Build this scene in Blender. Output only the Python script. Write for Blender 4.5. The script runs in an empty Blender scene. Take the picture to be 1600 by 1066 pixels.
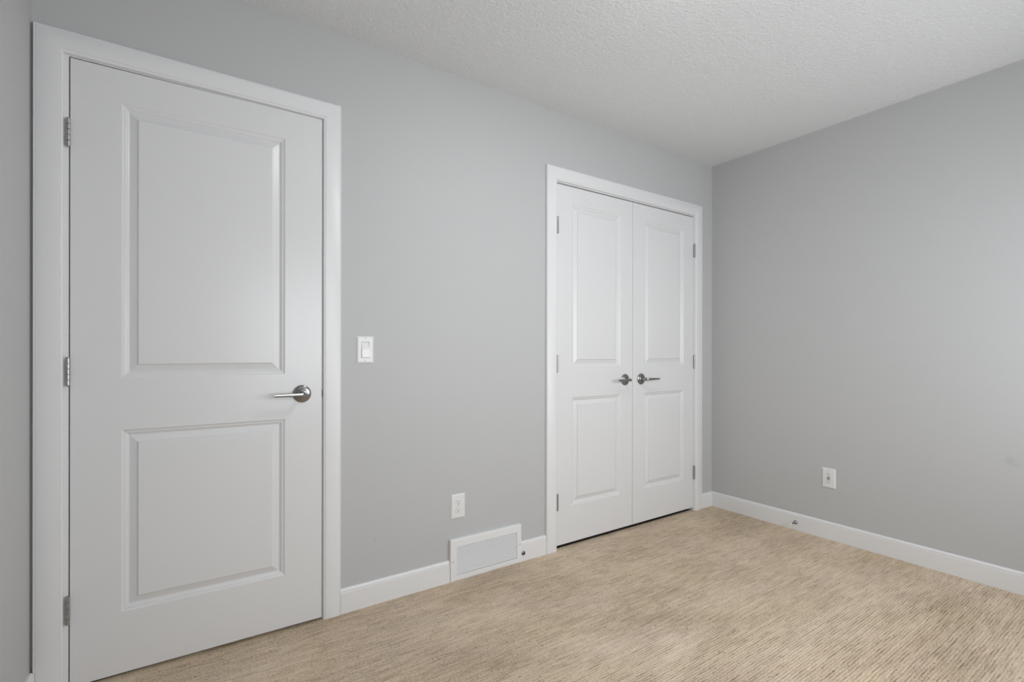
import bpy, bmesh, math, random
from mathutils import Matrix, Vector

S = bpy.context.scene
COL = S.collection
PI = math.pi

# ------------------------------------------------------------------ camera
CAM = Vector((-3.1864, -2.1207, 1.1022))
YAW, PITCH, ROLL = 0.5976, -0.0004, 0.00134
FPX, Y0 = 768.36, 550.55
fw = Vector((math.sin(YAW) * math.cos(PITCH), math.cos(YAW) * math.cos(PITCH), math.sin(PITCH)))
rt = Vector((math.cos(YAW), -math.sin(YAW), 0))
up = rt.cross(fw)
r2 = rt * math.cos(ROLL) + up * math.sin(ROLL)
u2 = up * math.cos(ROLL) - rt * math.sin(ROLL)
cd = bpy.data.cameras.new('camera')
cam = bpy.data.objects.new('camera', cd)
COL.objects.link(cam)
cam.matrix_world = Matrix(((r2.x, u2.x, -fw.x, CAM.x), (r2.y, u2.y, -fw.y, CAM.y),
                           (r2.z, u2.z, -fw.z, CAM.z), (0, 0, 0, 1)))
cd.sensor_fit = 'HORIZONTAL'
cd.sensor_width = 36.0
cd.lens = FPX / 1600 * 36.0
cd.shift_y = (Y0 - 533) / 1600
cd.clip_start = 0.02
S.camera = cam

# ------------------------------------------------------------------ light and exposure
S.view_settings.view_transform = 'Standard'
S.view_settings.look = 'None'
S.view_settings.gamma = 1
S.view_settings.use_curve_mapping = False
S.view_settings.exposure = 0.08
S.cycles.use_denoising = True
S.cycles.max_bounces = 10
S.cycles.diffuse_bounces = 8
S.cycles.sample_clamp_indirect = 5

W = bpy.data.worlds.new('overcast_sky')
S.world = W
W.use_nodes = True
W.node_tree.nodes['Background'].inputs[0].default_value = (0.86, 0.92, 1.0, 1)
W.node_tree.nodes['Background'].inputs[1].default_value = 0.6

# room box: door wall y=0, right wall x=0, camera-side wall y=YB, left wall x=XL
XL, YB, H = -3.566, -2.45, 2.44
WX0, WX1, WZ0, WZ1 = -2.85, -0.20, 0.68, 1.78      # window behind the camera

WINDOW_W = 67.0
LAMP_E = 30.0
LAMP_POS = (-1.82, -1.16)
ld = bpy.data.lights.new('window_daylight', 'AREA')
ld.shape = 'RECTANGLE'
ld.size, ld.size_y = WX1 - WX0 + 0.3, WZ1 - WZ0 + 0.3
ld.energy = WINDOW_W
ld.color = (0.935, 0.974, 1.0)
lo = bpy.data.objects.new('window_daylight', ld)
COL.objects.link(lo)
lo.location = ((WX0 + WX1) / 2, YB - 0.22, (WZ0 + WZ1) / 2)
lo.rotation_euler = (PI / 2, 0, 0)      # shines along +Y, into the room


# ------------------------------------------------------------------ materials
def mat(name, col, rough=0.5, metal=0.0, spec=0.5):
    m = bpy.data.materials.new(name)
    m.use_nodes = True
    b = m.node_tree.nodes['Principled BSDF']
    b.inputs['Base Color'].default_value = (*col, 1)
    b.inputs['Roughness'].default_value = rough
    b.inputs['Metallic'].default_value = metal
    b.inputs['Specular IOR Level'].default_value = spec
    return m


def nd(m, t, **kw):
    n = m.node_tree.nodes.new(t)
    for k, v in kw.items():
        setattr(n, k, v)
    return n


def lk(m, a, b):
    m.node_tree.links.new(a, b)


def bump_noise(m, scale, strength, dist, detail=2.0, rough=0.5):
    b = m.node_tree.nodes['Principled BSDF']
    tc = nd(m, 'ShaderNodeTexCoord')
    n = nd(m, 'ShaderNodeTexNoise')
    n.inputs['Scale'].default_value = scale
    n.inputs['Detail'].default_value = detail
    n.inputs['Roughness'].default_value = rough
    bp = nd(m, 'ShaderNodeBump')
    bp.inputs['Strength'].default_value = strength
    bp.inputs['Distance'].default_value = dist
    lk(m, tc.outputs['Object'], n.inputs['Vector'])
    lk(m, n.outputs[0], bp.inputs['Height'])
    lk(m, bp.outputs[0], b.inputs['Normal'])
    return m


def add_marks(m, base, marks):
    """scuffs on a painted wall: (centre, radii, tone) in the wall's object space"""
    b = m.node_tree.nodes['Principled BSDF']
    tc = nd(m, 'ShaderNodeTexCoord')
    prev = None
    for c, rad, tone, amt in marks:
        mp = nd(m, 'ShaderNodeMapping', vector_type='TEXTURE')
        mp.inputs['Location'].default_value = c
        mp.inputs['Scale'].default_value = rad
        lk(m, tc.outputs['Object'], mp.inputs['Vector'])
        ln = nd(m, 'ShaderNodeVectorMath', operation='LENGTH')
        lk(m, mp.outputs[0], ln.inputs[0])
        mr = nd(m, 'ShaderNodeMapRange', interpolation_type='SMOOTHSTEP')
        mr.inputs['From Min'].default_value = 1.0
        mr.inputs['From Max'].default_value = 0.2
        mr.inputs['To Min'].default_value = 0.0
        mr.inputs['To Max'].default_value = amt
        lk(m, ln.outputs['Value'], mr.inputs['Value'])
        mx = nd(m, 'ShaderNodeMix', data_type='RGBA')
        if prev is None:
            mx.inputs[6].default_value = (*base, 1)
        else:
            lk(m, prev, mx.inputs[6])
        mx.inputs[7].default_value = (*tone, 1)
        lk(m, mr.outputs[0], mx.inputs[0])
        prev = mx.outputs[2]
    lk(m, prev, b.inputs['Base Color'])


WALLC = (0.490, 0.492, 0.496)
M_WALL = bump_noise(mat('grey_wall_paint', WALLC, 0.55, 0, 0.4), 160, 0.10, 0.002)
M_WALL_F = bump_noise(mat('grey_wall_paint_scuffed', WALLC, 0.55, 0, 0.4), 160, 0.10, 0.002)
add_marks(M_WALL_F, WALLC, [((-2.2894, 0, 0.4058), (0.004, 0.05, 0.011), (0.30, 0.30, 0.30), 0.45),
                            ((-2.4685, 0, 0.2794), (0.004, 0.05, 0.011), (0.30, 0.30, 0.30), 0.45),
                            ((-2.1897, 0, 0.1626), (0.004, 0.05, 0.010), (0.30, 0.30, 0.30), 0.40),
                            ((-1.60, 0, 1.72), (0.012, 0.05, 0.010), (0.40, 0.40, 0.40), 0.35)])
M_WALL_R = bump_noise(mat('grey_wall_paint_smudged', WALLC, 0.55, 0, 0.4), 160, 0.10, 0.002)
add_marks(M_WALL_R, WALLC, [((0, -1.535, 0.603), (0.05, 0.028, 0.030), (0.36, 0.36, 0.36), 0.32),
                            ((0, -1.560, 0.585), (0.05, 0.020, 0.016), (0.36, 0.36, 0.36), 0.32)])
M_CEIL = bump_noise(mat('white_textured_ceiling', (0.71, 0.716, 0.724), 0.6, 0, 0.4), 85, 0.8, 0.006, 3.0, 0.6)
M_TRIM = bump_noise(mat('white_trim_paint', (0.74, 0.74, 0.748), 0.35, 0, 0.5), 45, 0.04, 0.002)
M_DOOR = bump_noise(mat('white_door_paint', (0.705, 0.705, 0.712), 0.28, 0, 0.5), 60, 0.05, 0.002)
M_PLATE = mat('white_plastic', (0.74, 0.74, 0.74), 0.30)
M_ROCK = mat('white_switch_plastic', (0.80, 0.80, 0.80), 0.25)
M_SLOT = mat('dark_slot', (0.09, 0.09, 0.09), 0.6)
M_GREY = mat('grey_button_plastic', (0.22, 0.22, 0.22), 0.5)
M_NICK = mat('satin_nickel', (0.30, 0.297, 0.293), 0.22, 1.0)
M_STEEL = mat('brushed_hinge_steel', (0.43, 0.43, 0.43), 0.36, 1.0)
M_DARK = mat('dark_void', (0.03, 0.03, 0.03), 0.9)
M_GAP_SHADE = mat('door_gap_shade', (0.05, 0.042, 0.034), 0.9)  # near-black colour stands in for the shade under the doors
M_VENT = mat('white_enamel', (0.76, 0.76, 0.765), 0.35)
M_RUB = mat('white_rubber', (0.72, 0.73, 0.70), 0.6)
M_SCREW = mat('white_painted_screw', (0.55, 0.55, 0.55), 0.4)
M_VINYL = mat('white_vinyl', (0.75, 0.75, 0.75), 0.4)


def carpet_material():
    m = mat('beige_striated_carpet', (0.4, 0.32, 0.22), 0.95, 0, 0.15)
    b = m.node_tree.nodes['Principled BSDF']
    tc = nd(m, 'ShaderNodeTexCoord')

    def noise(scale, sx, sy, detail=2.0, rough=0.5, off=0.0):
        mp = nd(m, 'ShaderNodeMapping')
        mp.inputs['Scale'].default_value = (sx, sy, 1)
        mp.inputs['Location'].default_value = (off, off, 0)
        lk(m, warp.outputs[0], mp.inputs['Vector'])
        n = nd(m, 'ShaderNodeTexNoise')
        n.inputs['Scale'].default_value = scale
        n.inputs['Detail'].default_value = detail
        n.inputs['Roughness'].default_value = rough
        lk(m, mp.outputs[0], n.inputs['Vector'])
        return n.outputs[0]

    def math_(op, a, c, clamp=False):
        n = nd(m, 'ShaderNodeMath', operation=op, use_clamp=clamp)
        for i, v in enumerate((a, c)):
            if isinstance(v, (int, float)):
                n.inputs[i].default_value = v
            else:
                lk(m, v, n.inputs[i])
        return n.outputs[0]

    def rng(v, a0, a1, b0, b1):
        n = nd(m, 'ShaderNodeMapRange')
        for k, x in zip(('From Min', 'From Max', 'To Min', 'To Max'), (a0, a1, b0, b1)):
            n.inputs[k].default_value = x
        lk(m, v, n.inputs['Value'])
        return n.outputs[0]

    # a small warp keeps the tufted rows from being ruler straight
    wn = nd(m, 'ShaderNodeTexNoise')
    wn.inputs['Scale'].default_value = 11
    wn.inputs['Detail'].default_value = 2
    lk(m, tc.outputs['Object'], wn.inputs['Vector'])
    ws = nd(m, 'ShaderNodeVectorMath', operation='SUBTRACT')
    lk(m, wn.outputs['Color'], ws.inputs[0])
    ws.inputs[1].default_value = (0.5, 0.5, 0.5)
    wm = nd(m, 'ShaderNodeVectorMath', operation='MULTIPLY')
    lk(m, ws.outputs[0], wm.inputs[0])
    wm.inputs[1].default_value = (0.02, 0.007, 0)
    warp = nd(m, 'ShaderNodeVectorMath', operation='ADD')
    lk(m, tc.outputs['Object'], warp.inputs[0])
    lk(m, wm.outputs[0], warp.inputs[1])

    br = nd(m, 'ShaderNodeTexBrick')
    br.offset = 0.41
    br.squash = 0.6
    br.squash_frequency = 3
    br.inputs['Color1'].default_value = (0, 0, 0, 1)
    br.inputs['Color2'].default_value = (1, 1, 1, 1)
    br.inputs['Mortar'].default_value = (0.3, 0.3, 0.3, 1)
    br.inputs['Scale'].default_value = 1.0
    br.inputs['Mortar Size'].default_value = 0.0010
    br.inputs['Mortar Smooth'].default_value = 1.0
    br.inputs['Bias'].default_value = 0.0
    br.inputs['Brick Width'].default_value = 0.125
    br.inputs['Row Height'].default_value = 0.020
    lk(m, warp.outputs[0], br.inputs['Vector'])
    brick = br.outputs['Color']

    # tufted rows along x, about 10 mm apart, with furrows of uneven depth between them
    sx = nd(m, 'ShaderNodeSeparateXYZ')
    lk(m, warp.outputs[0], sx.inputs[0])
    row = math_('PINGPONG', sx.outputs['Y'], 0.005)
    furrow = rng(row, 0.0, 0.0021, 1.0, 0.0)
    rib = rng(row, 0.0, 0.005, 0.0, 1.0)

    streak = noise(1.0, 9, 95, 3.0, 0.6)
    broken = noise(1.0, 13, 55, 3.0, 0.6, 5.0)
    pits = noise(1.0, 70, 110, 1.0, 0.5, 9.0)
    fine = noise(440.0, 1, 1, 2.0, 0.7, 3.1)
    tuft = noise(170.0, 0.8, 1, 2.0, 0.6, 1.7)
    patch = noise(2.6, 0.8, 1.3, 3.0, 0.55, 11.0)
    hue = noise(3.5, 0.7, 1.4, 2.0, 0.5, 21.0)

    amp = rng(broken, 0.46, 0.72, 0.03, 0.55)
    v = math_('ADD', 0.56, rng(streak, 0.3, 0.7, -0.10, 0.10))
    v = math_('ADD', v, rng(brick, 0.0, 1.0, -0.05, 0.05))
    v = math_('ADD', v, rng(fine, 0.30, 0.70, -0.36, 0.36))
    v = math_('ADD', v, rng(tuft, 0.30, 0.70, -0.12, 0.12))
    v = math_('ADD', v, rng(patch, 0.33, 0.67, -0.12, 0.08))
    v = math_('SUBTRACT', v, math_('MULTIPLY', furrow, amp))
    v = math_('SUBTRACT', v, math_('MULTIPLY', br.outputs['Fac'], rng(tuft, 0.40, 0.62, 0.30, 0.0)))
    v = math_('SUBTRACT', v, rng(pits, 0.25, 0.34, 0.35, 0.0), True)

    cr = nd(m, 'ShaderNodeValToRGB')
    e = cr.color_ramp.elements
    e[0].position = 0.0
    e[0].color = (0.150, 0.112, 0.072, 1)
    e[1].position = 1.0
    e[1].color = (0.96, 0.83, 0.67, 1)
    x = e.new(0.28)
    x.color = (0.450, 0.350, 0.242, 1)
    x = e.new(0.58)
    x.color = (0.780, 0.640, 0.485, 1)
    lk(m, v, cr.inputs[0])
    hm = nd(m, 'ShaderNodeMix', data_type='RGBA', blend_type='MULTIPLY')
    hm.inputs[0].default_value = 1.0
    hr = nd(m, 'ShaderNodeValToRGB')
    hr.color_ramp.elements[0].position = 0.35
    hr.color_ramp.elements[0].color = (1.0, 0.985, 0.945, 1)
    hr.color_ramp.elements[1].position = 0.65
    hr.color_ramp.elements[1].color = (1.0, 0.985, 1.0, 1)
    lk(m, hue, hr.inputs[0])
    lk(m, cr.outputs[0], hm.inputs[6])
    lk(m, hr.outputs[0], hm.inputs[7])
    lk(m, hm.outputs[2], b.inputs['Base Color'])
    height = math_('ADD', math_('MULTIPLY', v, 0.6), math_('MULTIPLY', rib, 0.4))
    bp = nd(m, 'ShaderNodeBump')
    bp.inputs['Strength'].default_value = 0.7
    bp.inputs['Distance'].default_value = 0.006
    lk(m, height, bp.inputs['Height'])
    lk(m, bp.outputs[0], b.inputs['Normal'])
    return m


M_CARPET = carpet_material()


# ------------------------------------------------------------------ builders
def tag(o, label, cat, group=None, kind=None):
    o['label'] = label
    o['category'] = cat
    if group:
        o['group'] = group
    if kind:
        o['kind'] = kind
    return o


def empty(name, loc=(0, 0, 0), rz=0.0):
    o = bpy.data.objects.new(name, None)
    COL.objects.link(o)
    o.location = loc
    o.rotation_euler = (0, 0, rz)
    o.empty_display_size = 0.05
    return o


def obj(name, bm, m, parent=None, smooth=None, loc=None):
    bmesh.ops.recalc_face_normals(bm, faces=bm.faces[:])
    me = bpy.data.meshes.new(name)
    bm.to_mesh(me)
    bm.free()
    me.materials.append(m)
    o = bpy.data.objects.new(name, me)
    COL.objects.link(o)
    if parent:
        o.parent = parent
    if loc:
        o.location = loc
    if smooth is not None:
        for p in me.polygons:
            p.use_smooth = True
        me.set_sharp_from_angle(angle=smooth)
    return o


def box(bm, x0, x1, y0, y1, z0, z1, bev=0.0, seg=2):
    r = bmesh.ops.create_cube(bm, size=1.0)
    vs = r['verts']
    bmesh.ops.scale(bm, vec=(x1 - x0, y1 - y0, z1 - z0), verts=vs)
    bmesh.ops.translate(bm, vec=((x0 + x1) / 2, (y0 + y1) / 2, (z0 + z1) / 2), verts=vs)
    if bev:
        es = list({e for v in vs for e in v.link_edges})
        bmesh.ops.bevel(bm, geom=es, offset=bev, segments=seg, affect='EDGES', profile=0.5)
    return bm


def boxes(lst):
    bm = bmesh.new()
    for a in lst:
        box(bm, *a)
    return bm


def lathe(bm, prof, axis='y', seg=40, c=(0, 0, 0)):
    """prof: (radius, along axis); axis 'y' -> along -y ; 'x' -> along -x ; 'z' -> along z"""
    rings = []
    for r, t in prof:
        ring = []
        for k in range(seg):
            a = 2 * PI * k / seg
            u, v = max(r, 1e-5) * math.cos(a), max(r, 1e-5) * math.sin(a)
            p = {'y': (u, -t, v), 'x': (-t, u, v), 'z': (u, v, t)}[axis]
            ring.append(bm.verts.new((p[0] + c[0], p[1] + c[1], p[2] + c[2])))
        rings.append(ring)
    for A, B in zip(rings, rings[1:]):
        for k in range(seg):
            bm.faces.new((A[k], A[(k + 1) % seg], B[(k + 1) % seg], B[k]))
    bm.faces.new(rings[0])
    bm.faces.new(rings[-1][::-1])
    return bm


def sweep(bm, stations, closed_section=True, caps=True):
    rows = [[bm.verts.new(p) for p in st] for st in stations]
    n = len(rows[0])
    for A, B in zip(rows, rows[1:]):
        for k in range(n if closed_section else n - 1):
            bm.faces.new((A[k], A[(k + 1) % n], B[(k + 1) % n], B[k]))
    if caps:
        bm.faces.new(rows[0])
        bm.faces.new(rows[-1][::-1])
    return bm


# ------------------------------------------------------------------ setting
# door-wall layout
M_IN_L, M_IN_R, M_IN_T, M_CW = -3.4885, -2.6905, 2.0605, 0.0714     # main casing, inner edges + width
M_JL, M_JR, M_JT = -3.4770, -2.6940, 2.0580                          # main jamb faces
C_IN_L, C_IN_R, C_IN_T, C_CW = -1.4500, -0.2090, 2.0545, 0.0740      # closet casing
C_JL, C_JR, C_JT = -1.4445, -0.2135, 2.0490
JT = 0.018                                                           # jamb thickness
WT = 0.12                                                            # wall thickness
G = 0.0005

bm = boxes([(XL - 0.12, 0.12, YB - 0.12, 0.020, -0.12, 0.0)])
tag(obj('floor', bm, M_CARPET), 'beige striated cut and loop carpet covering the bedroom floor', 'carpet', kind='structure')
bm = boxes([(XL - 0.12, 0.12, 0.020, 0.86, -0.12, -0.02)])  # carpet stops short; this lower floor is darkened to paint the door gap shade
tag(obj('floor', bm, M_GAP_SHADE), 'lowered floor under the doors, coloured dark to stand in for the shade in the gap', 'floor', kind='structure')
bm = boxes([(XL - 0.12, 0.12, YB - 0.12, 0.86, H, H + 0.12)])
tag(obj('ceiling', bm, M_CEIL), 'white textured ceiling over the empty bedroom', 'ceiling', kind='structure')
ol, orr, ot = M_JL - JT, M_JR + JT, M_JT + JT
cl, crr, ct = C_JL - JT, C_JR + JT, C_JT + JT
bm = boxes([(XL, ol, 0, WT, 0, H), (orr, cl, 0, WT, 0, H), (crr, 0, 0, WT, 0, H),
            (ol, orr, 0, WT, ot, H), (cl, crr, 0, WT, ct, H), 
            (XL, 0, 0.80, 0.86, 0, H), (orr + 0.3, cl - 0.3, WT, 0.80, 0, H), (XL, 0, WT, 0.80, H - 0.05, H)])
tag(obj('wall_front', bm, M_WALL_F), 'grey painted wall holding the single door and the closet doors', 'wall', kind='structure')
bm = boxes([(0, 0.12, YB, 0.86, 0, H)])
tag(obj('wall_right', bm, M_WALL_R), 'plain grey painted wall on the right with one outlet', 'wall', kind='structure')
bm = boxes([(XL - 0.12, XL, YB, 0.86, 0, H)])
tag(obj('wall_left', bm, M_WALL), 'narrow strip of grey wall at the left edge beside the single door', 'wall', kind='structure')
bm = boxes([(XL, WX0, YB - 0.12, YB, 0, H), (WX1, 0, YB - 0.12, YB, 0, H),
            (WX0, WX1, YB - 0.12, YB, 0, WZ0), (WX0, WX1, YB - 0.12, YB, WZ1, H)])
tag(obj('wall_back', bm, M_WALL), 'grey painted wall behind the camera with the window', 'wall', kind='structure')

# window behind the camera
win = empty('window_1', ((WX0 + WX1) / 2, YB, WZ0))
tag(win, 'white framed bedroom window in the wall behind the camera', 'window', kind='structure')
hw, hh = (WX1 - WX0) / 2, WZ1 - WZ0
bm = boxes([(-hw, -hw + 0.05, -0.09, -0.02, 0, hh), (hw - 0.05, hw, -0.09, -0.02, 0, hh),
            (-hw + 0.05, hw - 0.05, -0.09, -0.02, 0, 0.05), (-hw + 0.05, hw - 0.05, -0.09, -0.02, hh - 0.05, hh),
            (-0.025, 0.025, -0.09, -0.02, 0.05, hh - 0.05)])
obj('window_frame', bm, M_VINYL, win)
mg = bpy.data.materials.new('window_glass')
mg.use_nodes = True
nt = mg.node_tree
nt.nodes.clear()
o_ = nt.nodes.new('ShaderNodeOutputMaterial')
mx_ = nt.nodes.new('ShaderNodeMixShader')
mx_.inputs[0].default_value = 0.06
t_ = nt.nodes.new('ShaderNodeBsdfTransparent')
g_ = nt.nodes.new('ShaderNodeBsdfGlossy')
g_.inputs['Roughness'].default_value = 0.02
nt.links.new(t_.outputs[0], mx_.inputs[1])
nt.links.new(g_.outputs[0], mx_.inputs[2])
nt.links.new(mx_.outputs[0], o_.inputs[0])
for s in (-1, 1):
    x0, x1 = sorted((s * 0.025, s * (hw - 0.05)))
    obj('pane', boxes([(x0, x1, -0.058, -0.052, 0.05, hh - 0.05)]), mg, win)
bm = boxes([(-hw - 0.03, hw + 0.03, 0.0, 0.025, -0.03, 0.0)])
obj('window_sill', bm, M_TRIM, win)


# casings and jambs
def casing_bm(xl, xr, zt, w):
    sec = [(0, 0), (0, -0.009), (0.0015, -0.0130), (0.0040, -0.0150), (0.0066, -0.0154),
           (0.0074, -0.0146), (0.0084, -0.0146), (0.0092, -0.0166), (0.0112, -0.0170), (w - 0.0080, -0.0170), (w - 0.0070, -0.0165),
           (w - 0.0064, -0.0150), (w - 0.0056, -0.0150), (w - 0.0048, -0.0160), (w - 0.0022, -0.0156), (w - 0.0006, -0.0138), (w, -0.011), (w, 0)]
    st = [[(xl - d, y, 0) for d, y in sec], [(xl - d, y, zt + d) for d, y in sec],
          [(xr + d, y, zt + d) for d, y in sec], [(xr + d, y, 0) for d, y in sec]]
    return sweep(bmesh.new(), st)


def jamb_bm(xl, xr, zt, stop):
    e = 0.0003
    bm = boxes([(xl - JT + e, xl, 0, WT - e, 0, zt + JT - e), (xr, xr + JT - e, 0, WT - e, 0, zt + JT - e),
                (xl, xr, 0, WT - e, zt, zt + JT - e)])
    if stop:
        s0, s1, p = 0.040, 0.075, 0.011
        for a in ((xl, xl + p, s0, s1, 0, zt - p), (xr - p, xr, s0, s1, 0, zt - p), (xl, xr, s0, s1, zt - p, zt)):
            box(bm, *a)
    return bm


t1 = empty('trim_1', ((M_IN_L + M_IN_R) / 2, 0, 0))
tag(t1, 'white flat casing around the large single door at the left', 'door trim', kind='structure')
t1.location = (0, 0, 0)
obj('casing', casing_bm(M_IN_L, M_IN_R, M_IN_T, M_CW), M_TRIM, t1, 0.6)
obj('jamb', jamb_bm(M_JL, M_JR, M_JT, True), M_TRIM, t1)
t2 = empty('trim_2')
tag(t2, 'white flat casing around the double closet doors', 'door trim', kind='structure')
obj('casing', casing_bm(C_IN_L, C_IN_R, C_IN_T, C_CW), M_TRIM, t2, 0.6)
obj('jamb', jamb_bm(C_JL, C_JR, C_JT, True), M_TRIM, t2)
# strike plate with its curled lip on the latch side of the single door
bm = boxes([(M_JR - 0.0012, M_JR + 0.0002, 0.004, 0.034, 0.903, 0.960)])
st = []
for k in range(7):
    a = k / 6
    st.append([(M_JR - 0.0012 + 0.0065 * a * a, 0.004 - 0.013 * a, z) for z in (0.917, 0.946)] +
              [(M_JR + 0.0002 + 0.0065 * a * a, 0.0045 - 0.013 * a, z) for z in (0.946, 0.917)])
sweep(bm, st)
o = obj('strike_plate', bm, M_STEEL, t1)
o['label'] = 'metal strike plate lip'

# panelled door slabs ---------------------------------------------------------
PROF = [(0.0, 0.0), (0.0030, 0.0022), (0.0060, 0.0044), (0.0095, 0.0048), (0.0125, 0.0062), (0.0165, 0.0104),
        (0.0195, 0.0120), (0.0215, 0.0118), (0.0415, 0.0050), (0.0430, 0.0044), (0.0452, 0.0006), (0.0470, 0.0)]


def slab_bm(w, h, t, sl, sr, panels):
    """front at y=0 facing -y, local x 0..w, z 0..h"""
    bm = bmesh.new()
    e = 0.0015
    xs = [e, sl, w - sr, w - e]
    zs = [e]
    for a, b in panels:
        zs += [a, b]
    zs.append(h - e)
    V = {}

    def v(x, y, z):
        k = (round(x, 6), round(y, 6), round(z, 6))
        if k not in V:
            V[k] = bm.verts.new((x, y, z))
        return V[k]

    for i in range(3):
        for j in range(len(zs) - 1):
            if i == 1 and (zs[j], zs[j + 1]) in panels:
                continue
            bm.faces.new((v(xs[i], 0, zs[j]), v(xs[i + 1], 0, zs[j]), v(xs[i + 1], 0, zs[j + 1]), v(xs[i], 0, zs[j + 1])))
    for a, b in panels:
        prev = None
        for d, y in PROF:
            ring = [v(sl + d, y, a + d), v(w - sr - d, y, a + d), v(w - sr - d, y, b - d), v(sl + d, y, b - d)]
            if prev:
                for k in range(4):
                    bm.faces.new((prev[k], prev[(k + 1) % 4], ring[(k + 1) % 4], ring[k]))
            prev = ring
        bm.faces.new(prev)
    # eased front arris, edges and back
    F = [xs, zs]
    front = [(x, e) for x in xs] + [(w - e, z) for z in zs[1:]] + [(x, h - e) for x in xs[::-1][1:]] + [(e, z) for z in zs[::-1][1:-1]]

    def out(x, z):
        return (0 if x <= e else w if x >= w - e else x, 0 if z <= e else h if z >= h - e else z)

    n = len(front)
    ringA = [v(x, 0, z) for x, z in front]
    ringB = [v(out(x, z)[0], e, out(x, z)[1]) for x, z in front]
    ringC = [v(out(x, z)[0], t, out(x, z)[1]) for x, z in front]
    for A, B in ((ringA, ringB), (ringB, ringC)):
        for k in range(n):
            bm.faces.new((A[k], A[(k + 1) % n], B[(k + 1) % n], B[k]))
    bm.faces.new(ringC)
    return bm


def lever(parent, x, z, side):
    """lever handle on a round rose; lever points towards side (-1 left, +1 right)"""
    bm = bmesh.new()
    # path out of the rose, round the elbow and along the bar: (across, out, half height, half depth, squareness)
    path = [(0.0, 0.0085, 0.0125, 0.0125, 2.0), (0.0, 0.0150, 0.0112, 0.0112, 2.0), (0.0, 0.0280, 0.0102, 0.0102, 2.0)]
    R, cyy = 0.0140, 0.0400
    for k in range(9):
        a = (PI / 2) * k / 8
        q = k / 8
        path.append((R - R * math.cos(a), cyy + R * math.sin(a), 0.0100 - 0.0022 * q, 0.0100 - 0.0046 * q, 2.0 + 2.2 * q))
    for k in range(1, 9):
        q = k / 8
        path.append((R + 0.096 * q, cyy + R + 0.0016 * q, 0.0078 - 0.0022 * q, 0.0054 - 0.0008 * q, 4.2))
    st = []
    for k, (px_, py_, hz, hd, sq) in enumerate(path):
        a0 = path[max(0, k - 1)]
        a1 = path[min(len(path) - 1, k + 1)]
        tx, ty = a1[0] - a0[0], a1[1] - a0[1]
        ln = math.hypot(tx, ty)
        nx, ny = ty / ln, -tx / ln
        ring = []
        for q in range(24):
            t = 2 * PI * q / 24
            c, d = math.cos(t), math.sin(t)
            u = math.copysign(abs(c) ** (2 / sq), c) * hd
            w = math.copysign(abs(d) ** (2 / sq), d) * hz
            ring.append((side * (px_ + nx * u), -(py_ + ny * u), w))
        st.append(ring)
    sweep(bm, st)
    h = obj('handle', bm, M_NICK, parent, 0.5, (x, 0, z))
    h['label'] = 'satin nickel lever handle'
    bm = lathe(bmesh.new(), [(0.0, 0.0002), (0.0345, 0.0002), (0.0350, 0.002), (0.0340, 0.0045), (0.031, 0.0068), (0.026, 0.0082),
                             (0.019, 0.0094), (0.0165, 0.0104), (0.0150, 0.0112), (0.0, 0.0113)], 'y', 48)
    r = obj('rosette', bm, M_NICK, h, 0.5)
    return h


def hinge(parent, x, z, leaf_side):
    """knuckle standing in the gap at x, its leaf edges to either side"""
    L = 0.0445
    bm = bmesh.new()
    r, cy = 0.0058, -0.0095
    zz = [-L, -L * 0.6, -L * 0.2, L * 0.2, L * 0.6, L]
    for a, b in zip(zz, zz[1:]):
        lathe(bm, [(r * 0.9, a + 0.0004), (r, a + 0.0010), (r, b - 0.0010), (r * 0.9, b - 0.0004)], 'z', 20, (0, cy, 0))
    # leaves: the door leaf wraps the slab edge, the frame leaf sits on the jamb
    box(bm, leaf_side * 0.0016 - 0.0008, leaf_side * 0.0016 + 0.0008, cy, 0.004, -L, L)
    box(bm, -leaf_side * 0.0016 - 0.0008, -leaf_side * 0.0016 + 0.0008, cy, 0.004, -L, L)
    h = obj('hinge', bm, M_STEEL, parent, 0.5, (x, 0, z))
    h['label'] = 'brushed steel butt hinge'
    bm = bmesh.new()
    lathe(bm, [(0.0034, L - 0.001), (0.0046, L + 0.0006), (0.0044, L + 0.0022), (0.002, L + 0.0032)], 'z', 16, (0, cy, 0))
    lathe(bm, [(0.002, -L - 0.0032), (0.0040, -L - 0.0020), (0.0042, -L - 0.0006), (0.0034, -L + 0.001)], 'z', 16, (0, cy, 0))
    obj('hinge_pin', bm, M_STEEL, h, 0.5)
    return h


HZ = (1.8085, 1.0370, 0.2670)
# single door, resting a hair open against its strike
SX0, SX1, SZ0, SZ1 = -3.4743, -2.6962, 0.0120, 2.0545
AJAR = 0.0185
d1 = empty('door_1', (SX0, 0.0015, 0.0), -AJAR)
tag(d1, 'large white two-panel single door at the left with lever handle', 'door', kind='structure')
SW = SX1 - SX0
obj('slab', slab_bm(SW, SZ1 - SZ0, 0.035, 0.132, 0.138, [(0.2190 - SZ0, 0.8365 - SZ0), (1.0137 - SZ0, 1.9430 - SZ0)]),
    M_DOOR, d1, 0.12, (0, 0, SZ0))
lever(d1, -2.7722 - SX0, 0.9335, -1)
for z in HZ:
    hinge(d1, -0.0030, z, 1)

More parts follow.
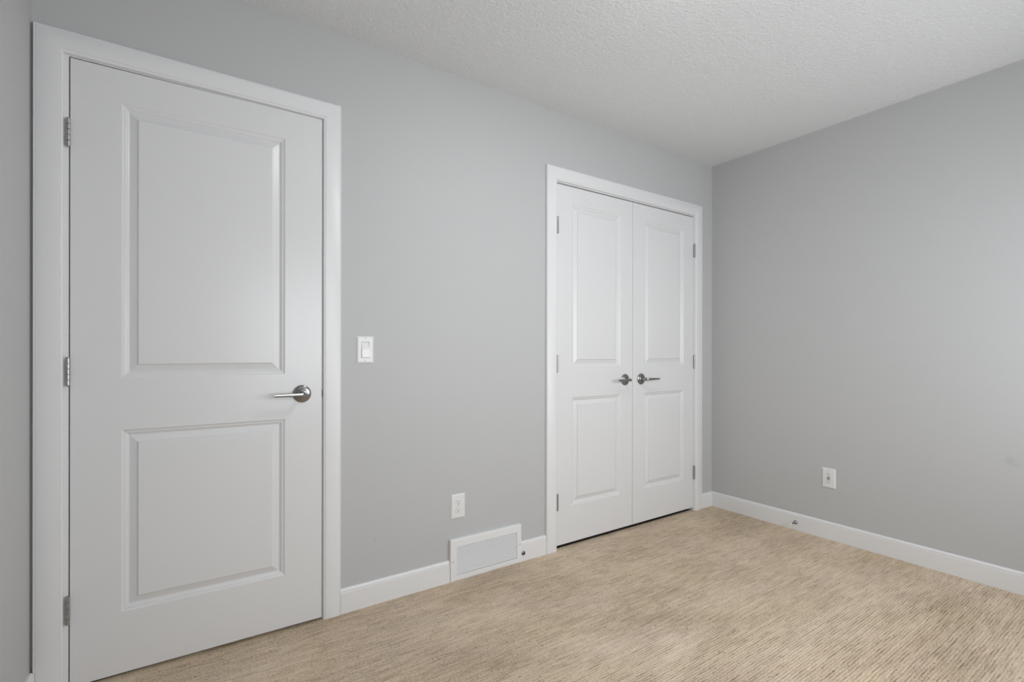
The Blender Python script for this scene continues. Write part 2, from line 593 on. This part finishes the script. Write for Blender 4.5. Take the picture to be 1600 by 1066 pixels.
# closet pair
KB, KT = 0.0218, 2.0410
KW = 0.6110
CPAN = [(0.2305 - KB, 0.8445 - KB), (1.0153 - KB, 1.9436 - KB)]
d2 = empty('door_2', (-1.4415, 0.0, 0.0))
tag(d2, 'left leaf of the white two-panel closet doors, handle at its right edge', 'closet door', kind='structure')
obj('slab', slab_bm(KW, KT - KB, 0.035, 0.1095, 0.1080, CPAN), M_DOOR, d2, 0.12, (0, 0, KB))
lever(d2, -0.8985 + 1.4415, 0.9325, -1)
d3 = empty('door_3', (-0.8275, 0.0, 0.0))
tag(d3, 'right leaf of the white two-panel closet doors, nearest the room corner', 'closet door', kind='structure')
obj('slab', slab_bm(KW, KT - KB, 0.035, 0.1060, 0.1095, CPAN), M_DOOR, d3, 0.12, (0, 0, KB))
lever(d3, -0.7530 + 0.8275, 0.9325, 1)
for z in HZ:
    hinge(d2, -0.0015, z, 1)
    hinge(d3, KW + 0.0015, z, -1)

# baseboards ------------------------------------------------------------------
BH, BT = 0.1025, 0.013
BSEC = [(0, 0.0), (BT, 0.0), (BT, BH - 0.0165), (BT - 0.0012, BH - 0.0150), (BT - 0.0034, BH - 0.0140), (BT - 0.0034, BH - 0.0122),
        (BT - 0.0014, BH - 0.0112), (BT - 0.0020, BH - 0.0070), (BT - 0.0046, BH - 0.0024), (BT - 0.0080, BH), (0, BH)]


def baseboard_front(x0, x1):
    return sweep(bmesh.new(), [[(x, -d, z) for d, z in BSEC] for x in (x0, x1)])


V0, V1 = -2.1085, -1.6930          # vent span
bm = baseboard_front(M_IN_R + M_CW + G, V0 - 0.0008)
tag(obj('baseboard_front', bm, M_TRIM, None, 0.4), 'white baseboard run between the single door casing and the floor vent', 'baseboard', kind='structure')
bm = baseboard_front(V1 + 0.0008, C_IN_L - C_CW - G)
tag(obj('baseboard_front', bm, M_TRIM, None, 0.4), 'short white baseboard piece between the floor vent and the closet casing', 'baseboard', kind='structure')
bm = baseboard_front(C_IN_R + C_CW + G, -BT)
tag(obj('baseboard_front', bm, M_TRIM, None, 0.4), 'short white baseboard piece between the closet casing and the room corner', 'baseboard', kind='structure')
bm = sweep(bmesh.new(), [[(-d, y, z) for d, z in BSEC] for y in (0.0, YB)])
tag(obj('baseboard_right', bm, M_TRIM, None, 0.4), 'long white baseboard along the right wall', 'baseboard', kind='structure')
bm = sweep(bmesh.new(), [[(XL + d, y, z) for d, z in BSEC] for y in (-0.0185, YB)])
tag(obj('baseboard_left', bm, M_TRIM, None, 0.4), 'white baseboard on the left wall, its end at the single door casing', 'baseboard', kind='structure')
bm = sweep(bmesh.new(), [[(x, YB + d, z) for d, z in BSEC] for x in (XL + BT, -BT)])
tag(obj('baseboard_back', bm, M_TRIM, None, 0.4), 'white baseboard on the wall behind the camera', 'baseboard', kind='structure')

# ------------------------------------------------------------------ things on the walls
# air return vent
VW, VH, VD = V1 - V0, 0.2010, 0.0185
vent = empty('air_vent', ((V0 + V1) / 2, 0, 0.0))
tag(vent, 'white louvred metal air vent at floor level in the grey wall', 'vent', )
hw = VW / 2
ix0, ix1, iz0, iz1 = -hw + 0.0335, hw - 0.0290, 0.0285, 0.1660
bm = bmesh.new()
outer_b = [(-hw, -0.0002, 0.0), (hw, -0.0002, 0.0), (hw, -0.0002, VH), (-hw, -0.0002, VH)]
outer_f = [(-hw, -VD + 0.004, 0.0), (hw, -VD + 0.004, 0.0), (hw, -VD + 0.004, VH), (-hw, -VD + 0.004, VH)]
outer_m = [(-hw + 0.0015, -VD + 0.001, 0.0015), (hw - 0.0015, -VD + 0.001, 0.0015), (hw - 0.0015, -VD + 0.001, VH - 0.0015), (-hw + 0.0015, -VD + 0.001, VH - 0.0015)]
outer_t = [(-hw + 0.005, -VD, 0.005), (hw - 0.005, -VD, 0.005), (hw - 0.005, -VD, VH - 0.005), (-hw + 0.005, -VD, VH - 0.005)]
inn_t = [(ix0, -VD, iz0), (ix1, -VD, iz0), (ix1, -VD, iz1), (ix0, -VD, iz1)]
inn_b = [(ix0, -0.0002, iz0), (ix1, -0.0002, iz0), (ix1, -0.0002, iz1), (ix0, -0.0002, iz1)]
rings = [[bm.verts.new(p) for p in r] for r in (outer_b, outer_f, outer_m, outer_t, inn_t, inn_b)]
for A, B in zip(rings, rings[1:] + rings[:1]):
    for k in range(4):
        bm.faces.new((A[k], A[(k + 1) % 4], B[(k + 1) % 4], B[k]))
obj('frame', bm, M_VENT, vent)
bm = bmesh.new()
NS = 17
pit = (iz1 - iz0) / NS
for k in range(NS):
    z = iz0 + pit * (k + 0.5)
    # each louvre is a thin blade leaning down towards the room, with an open slit below it
    y0, y1, a, b_ = -VD + 0.0042, -VD + 0.0012, z - pit * 0.17, z + pit * 0.44
    sec = [(y1, a), (y0, b_), (y0 + 0.0011, b_), (y1 + 0.0011, a)]
    sweep(bm, [[(x, y, zz) for y, zz in sec] for x in (ix0, ix1)])
obj('louvers', bm, M_VENT, vent)
bm = boxes([(ix0, ix1, -0.0018, -0.0004, iz0, iz1)])
obj('duct_back', bm, mat('dim_duct', (0.10, 0.10, 0.10), 0.8), vent)
for x, z in ((-hw + 0.0145, 0.0960), (hw - 0.0108, 0.0955)):
    bm = lathe(bmesh.new(), [(0.0, 0.0), (0.0042, 0.0), (0.0040, 0.0012), (0.0026, 0.0020), (0.0, 0.0022)], 'y', 16)
    s = obj('screw', bm, M_SCREW, vent, 0.6, (x, -VD, z))


def plate_bm(w, h, t, hole=None):
    """bevelled cover plate, back at y=0; hole = (w, h) rectangle left open in its face"""
    bm = bmesh.new()

    def ring(a, b, y):
        return [bm.verts.new(p) for p in ((-a, y, -b), (a, y, -b), (a, y, b), (-a, y, b))]
    R = [ring(w / 2, h / 2, -0.0001), ring(w / 2, h / 2, -0.0016), ring(w / 2 - 0.0012, h / 2 - 0.0012, -0.0030),
         ring(w / 2 - 0.0065, h / 2 - 0.0065, -t)]
    if hole:
        R += [ring(hole[0] / 2, hole[1] / 2, -t), ring(hole[0] / 2, hole[1] / 2, -0.0001)]
        pairs = list(zip(R, R[1:])) + [(R[-1], R[0])]
    else:
        pairs = list(zip(R, R[1:]))
        bm.faces.new(R[0][::-1])
        bm.faces.new(R[-1])
    for A, B in pairs:
        for k in range(4):
            bm.faces.new((A[k], A[(k + 1) % 4], B[(k + 1) % 4], B[k]))
    return bm


def screw(parent, z, y, m=M_SCREW):
    bm = lathe(bmesh.new(), [(0.0, 0.0), (0.0032, 0.0), (0.0030, 0.0006), (0.0, 0.0010)], 'y', 16)
    return obj('screw', bm, m, parent, 0.6, (0, y, z))


PW, PH, PT = 0.0735, 0.1165, 0.0060
# light switch
sw = empty('light_switch', (-2.5140, 0, 1.1110))
tag(sw, 'white rocker light switch on the grey wall right of the single door', 'light switch')
obj('cover_plate', plate_bm(PW, PH, PT, (0.0345, 0.0685)), M_PLATE, sw)
bm = bmesh.new()
hz, hx = 0.0325, 0.0158
bm = sweep(bm, [[(x, -0.0002, -hz), (x, -0.0104, -hz), (x, -0.0098, 0.001), (x, -0.0038, hz), (x, -0.0002, hz)] for x in (-hx, hx)])
obj('rocker', bm, M_ROCK, sw)
for z in (0.0483, -0.0483):
    screw(sw, z, -PT)


def slots(parent, zc, y, s=1):
    """two blade slots and a ground hole"""
    bm = boxes([(-0.0074, -0.0052, y - 0.0004, y + 0.001, zc + 0.000, zc + 0.0085),
                (0.0052, 0.0070, y - 0.0004, y + 0.001, zc + 0.001, zc + 0.0080)])
    lathe(bm, [(0.0028, -0.001), (0.0028, 0.0004)], 'y', 14, (0, y, zc - 0.0065))
    o = obj('socket_slots', bm, M_SLOT, parent)
    o['label'] = 'dark blade slots and ground hole'
    return o


# duplex outlet above the vent
ou = empty('power_outlet', (-2.0605, 0, 0.3545))
tag(ou, 'white duplex outlet with two round-cornered sockets on the grey wall above the vent', 'power outlet')
obj('cover_plate', plate_bm(PW + 0.0025, PH + 0.002, PT), M_PLATE, ou)
for zc in (0.0195, -0.0195):
    bm = bmesh.new()
    n = 28
    pts = []
    for k in range(n):
        a = 2 * PI * k / n
        pts.append((0.0172 * math.cos(a), max(-0.0142, min(0.0142, 0.0172 * math.sin(a)))))
    sweep(bm, [[(x, -PT + 0.0006, z) for x, z in pts], [(x, -PT - 0.0012, z) for x, z in pts],
               [(x * 0.95, -PT - 0.0018, z * 0.95) for x, z in pts]])
    f = obj('socket', bm, M_PLATE, ou, None, (0, 0, zc))
    slots(f, 0, -PT - 0.0018)
screw(ou, 0.0, -PT)

# square-faced outlet with test buttons on the right wall (plate built facing -y, turned to face -x)
og = empty('power_outlet', (0, -0.7725, 0.3590), -PI / 2)
tag(og, 'white square-faced outlet with centre buttons on the right-hand wall', 'power outlet')
obj('cover_plate', plate_bm(PW, PH, PT, (0.0345, 0.0685)), M_PLATE, og)
f = obj('socket', boxes([(-0.0169, 0.0169, -PT - 0.0012, -0.0004, -0.0339, 0.0339, 0.0012)]), M_PLATE, og)
slots(f, 0.0205, -PT - 0.0012)
slots(f, -0.0190, -PT - 0.0012)
for z in (0.0042, -0.0042):
    b = obj('button', boxes([(-0.0085, 0.0085, -PT - 0.0024, -PT - 0.0010, z - 0.0030, z + 0.0030, 0.0006)]), M_GREY, og)
    b['label'] = 'small grey test or reset button'
for z in (0.0483, -0.0483):
    screw(og, z, -PT)

# door stop on the right-hand baseboard
ds = empty('door_stop', (-BT, -0.5895, 0.0480))
tag(ds, 'metal door stop with white rubber tip on the right-hand baseboard', 'door stop')
bm = lathe(bmesh.new(), [(0.0, 0.0), (0.0115, 0.0), (0.0115, 0.002), (0.0098, 0.0055), (0.0060, 0.0085), (0.0045, 0.0105), (0.0, 0.0106)], 'x', 24)
obj('base', bm, M_NICK, ds, 0.5)
prof = [(0.0, 0.0105)]
N = 13
for k in range(N):
    t0 = 0.0105 + 0.045 * k / N
    prof += [(0.0036, t0 + 0.0003), (0.0046, t0 + 0.0012), (0.0046, t0 + 0.0023), (0.0036, t0 + 0.0033)]
prof += [(0.0, 0.0556)]
obj('spring', lathe(bmesh.new(), prof, 'x', 16), M_NICK, ds, 0.9)
bm = lathe(bmesh.new(), [(0.0, 0.0556), (0.0068, 0.0556), (0.0082, 0.058), (0.0082, 0.068), (0.0066, 0.071), (0.0, 0.0716)], 'x', 20)
o = obj('rubber_tip', bm, M_RUB, ds, 0.6)
o['label'] = 'white rubber tip'

# small round metal cap by the vent
cp = empty('metal_cap', (-1.6785, -BT, 0.0430))
tag(cp, 'small round metal cap on the baseboard right of the vent', 'metal cap')
bm = lathe(bmesh.new(), [(0.0, 0.0), (0.0112, 0.0), (0.0114, 0.0018), (0.0100, 0.0050), (0.0078, 0.0064), (0.0062, 0.0060), (0.0056, 0.0030), (0.0, 0.0028)], 'y', 24)
obj('flange', bm, M_NICK, cp, 0.5)
obj('screw_socket', lathe(bmesh.new(), [(0.0, 0.0028), (0.0054, 0.0028), (0.0050, 0.0036), (0.0, 0.0036)], 'y', 18), M_DARK, cp)

# flush ceiling light over the middle of the room (above the frame)
cf = empty('ceiling_light', (LAMP_POS[0], LAMP_POS[1], H))
tag(cf, 'round flush ceiling light with a frosted bowl in the middle of the ceiling', 'ceiling light')
bm = lathe(bmesh.new(), [(0.0, 0.0), (0.165, 0.0), (0.172, -0.006), (0.172, -0.034), (0.168, -0.034), (0.165, -0.0225), (0.0, -0.0225)], 'z', 48)
obj('base', bm, M_NICK, cf, 0.5)
ml = bpy.data.materials.new('lit_frosted_bowl')
ml.use_nodes = True
pb = ml.node_tree.nodes['Principled BSDF']
pb.inputs['Base Color'].default_value = (0.8, 0.8, 0.8, 1)
pb.inputs['Emission Color'].default_value = (0.98, 0.985, 1.0, 1)
pb.inputs['Emission Strength'].default_value = LAMP_E
bm = lathe(bmesh.new(), [(0.0, -0.023), (0.160, -0.023), (0.160, -0.032), (0.152, -0.044), (0.13, -0.055), (0.09, -0.064), (0.045, -0.068), (0.0, -0.069)], 'z', 48)
obj('glass_bowl', bm, ml, cf, 0.6)
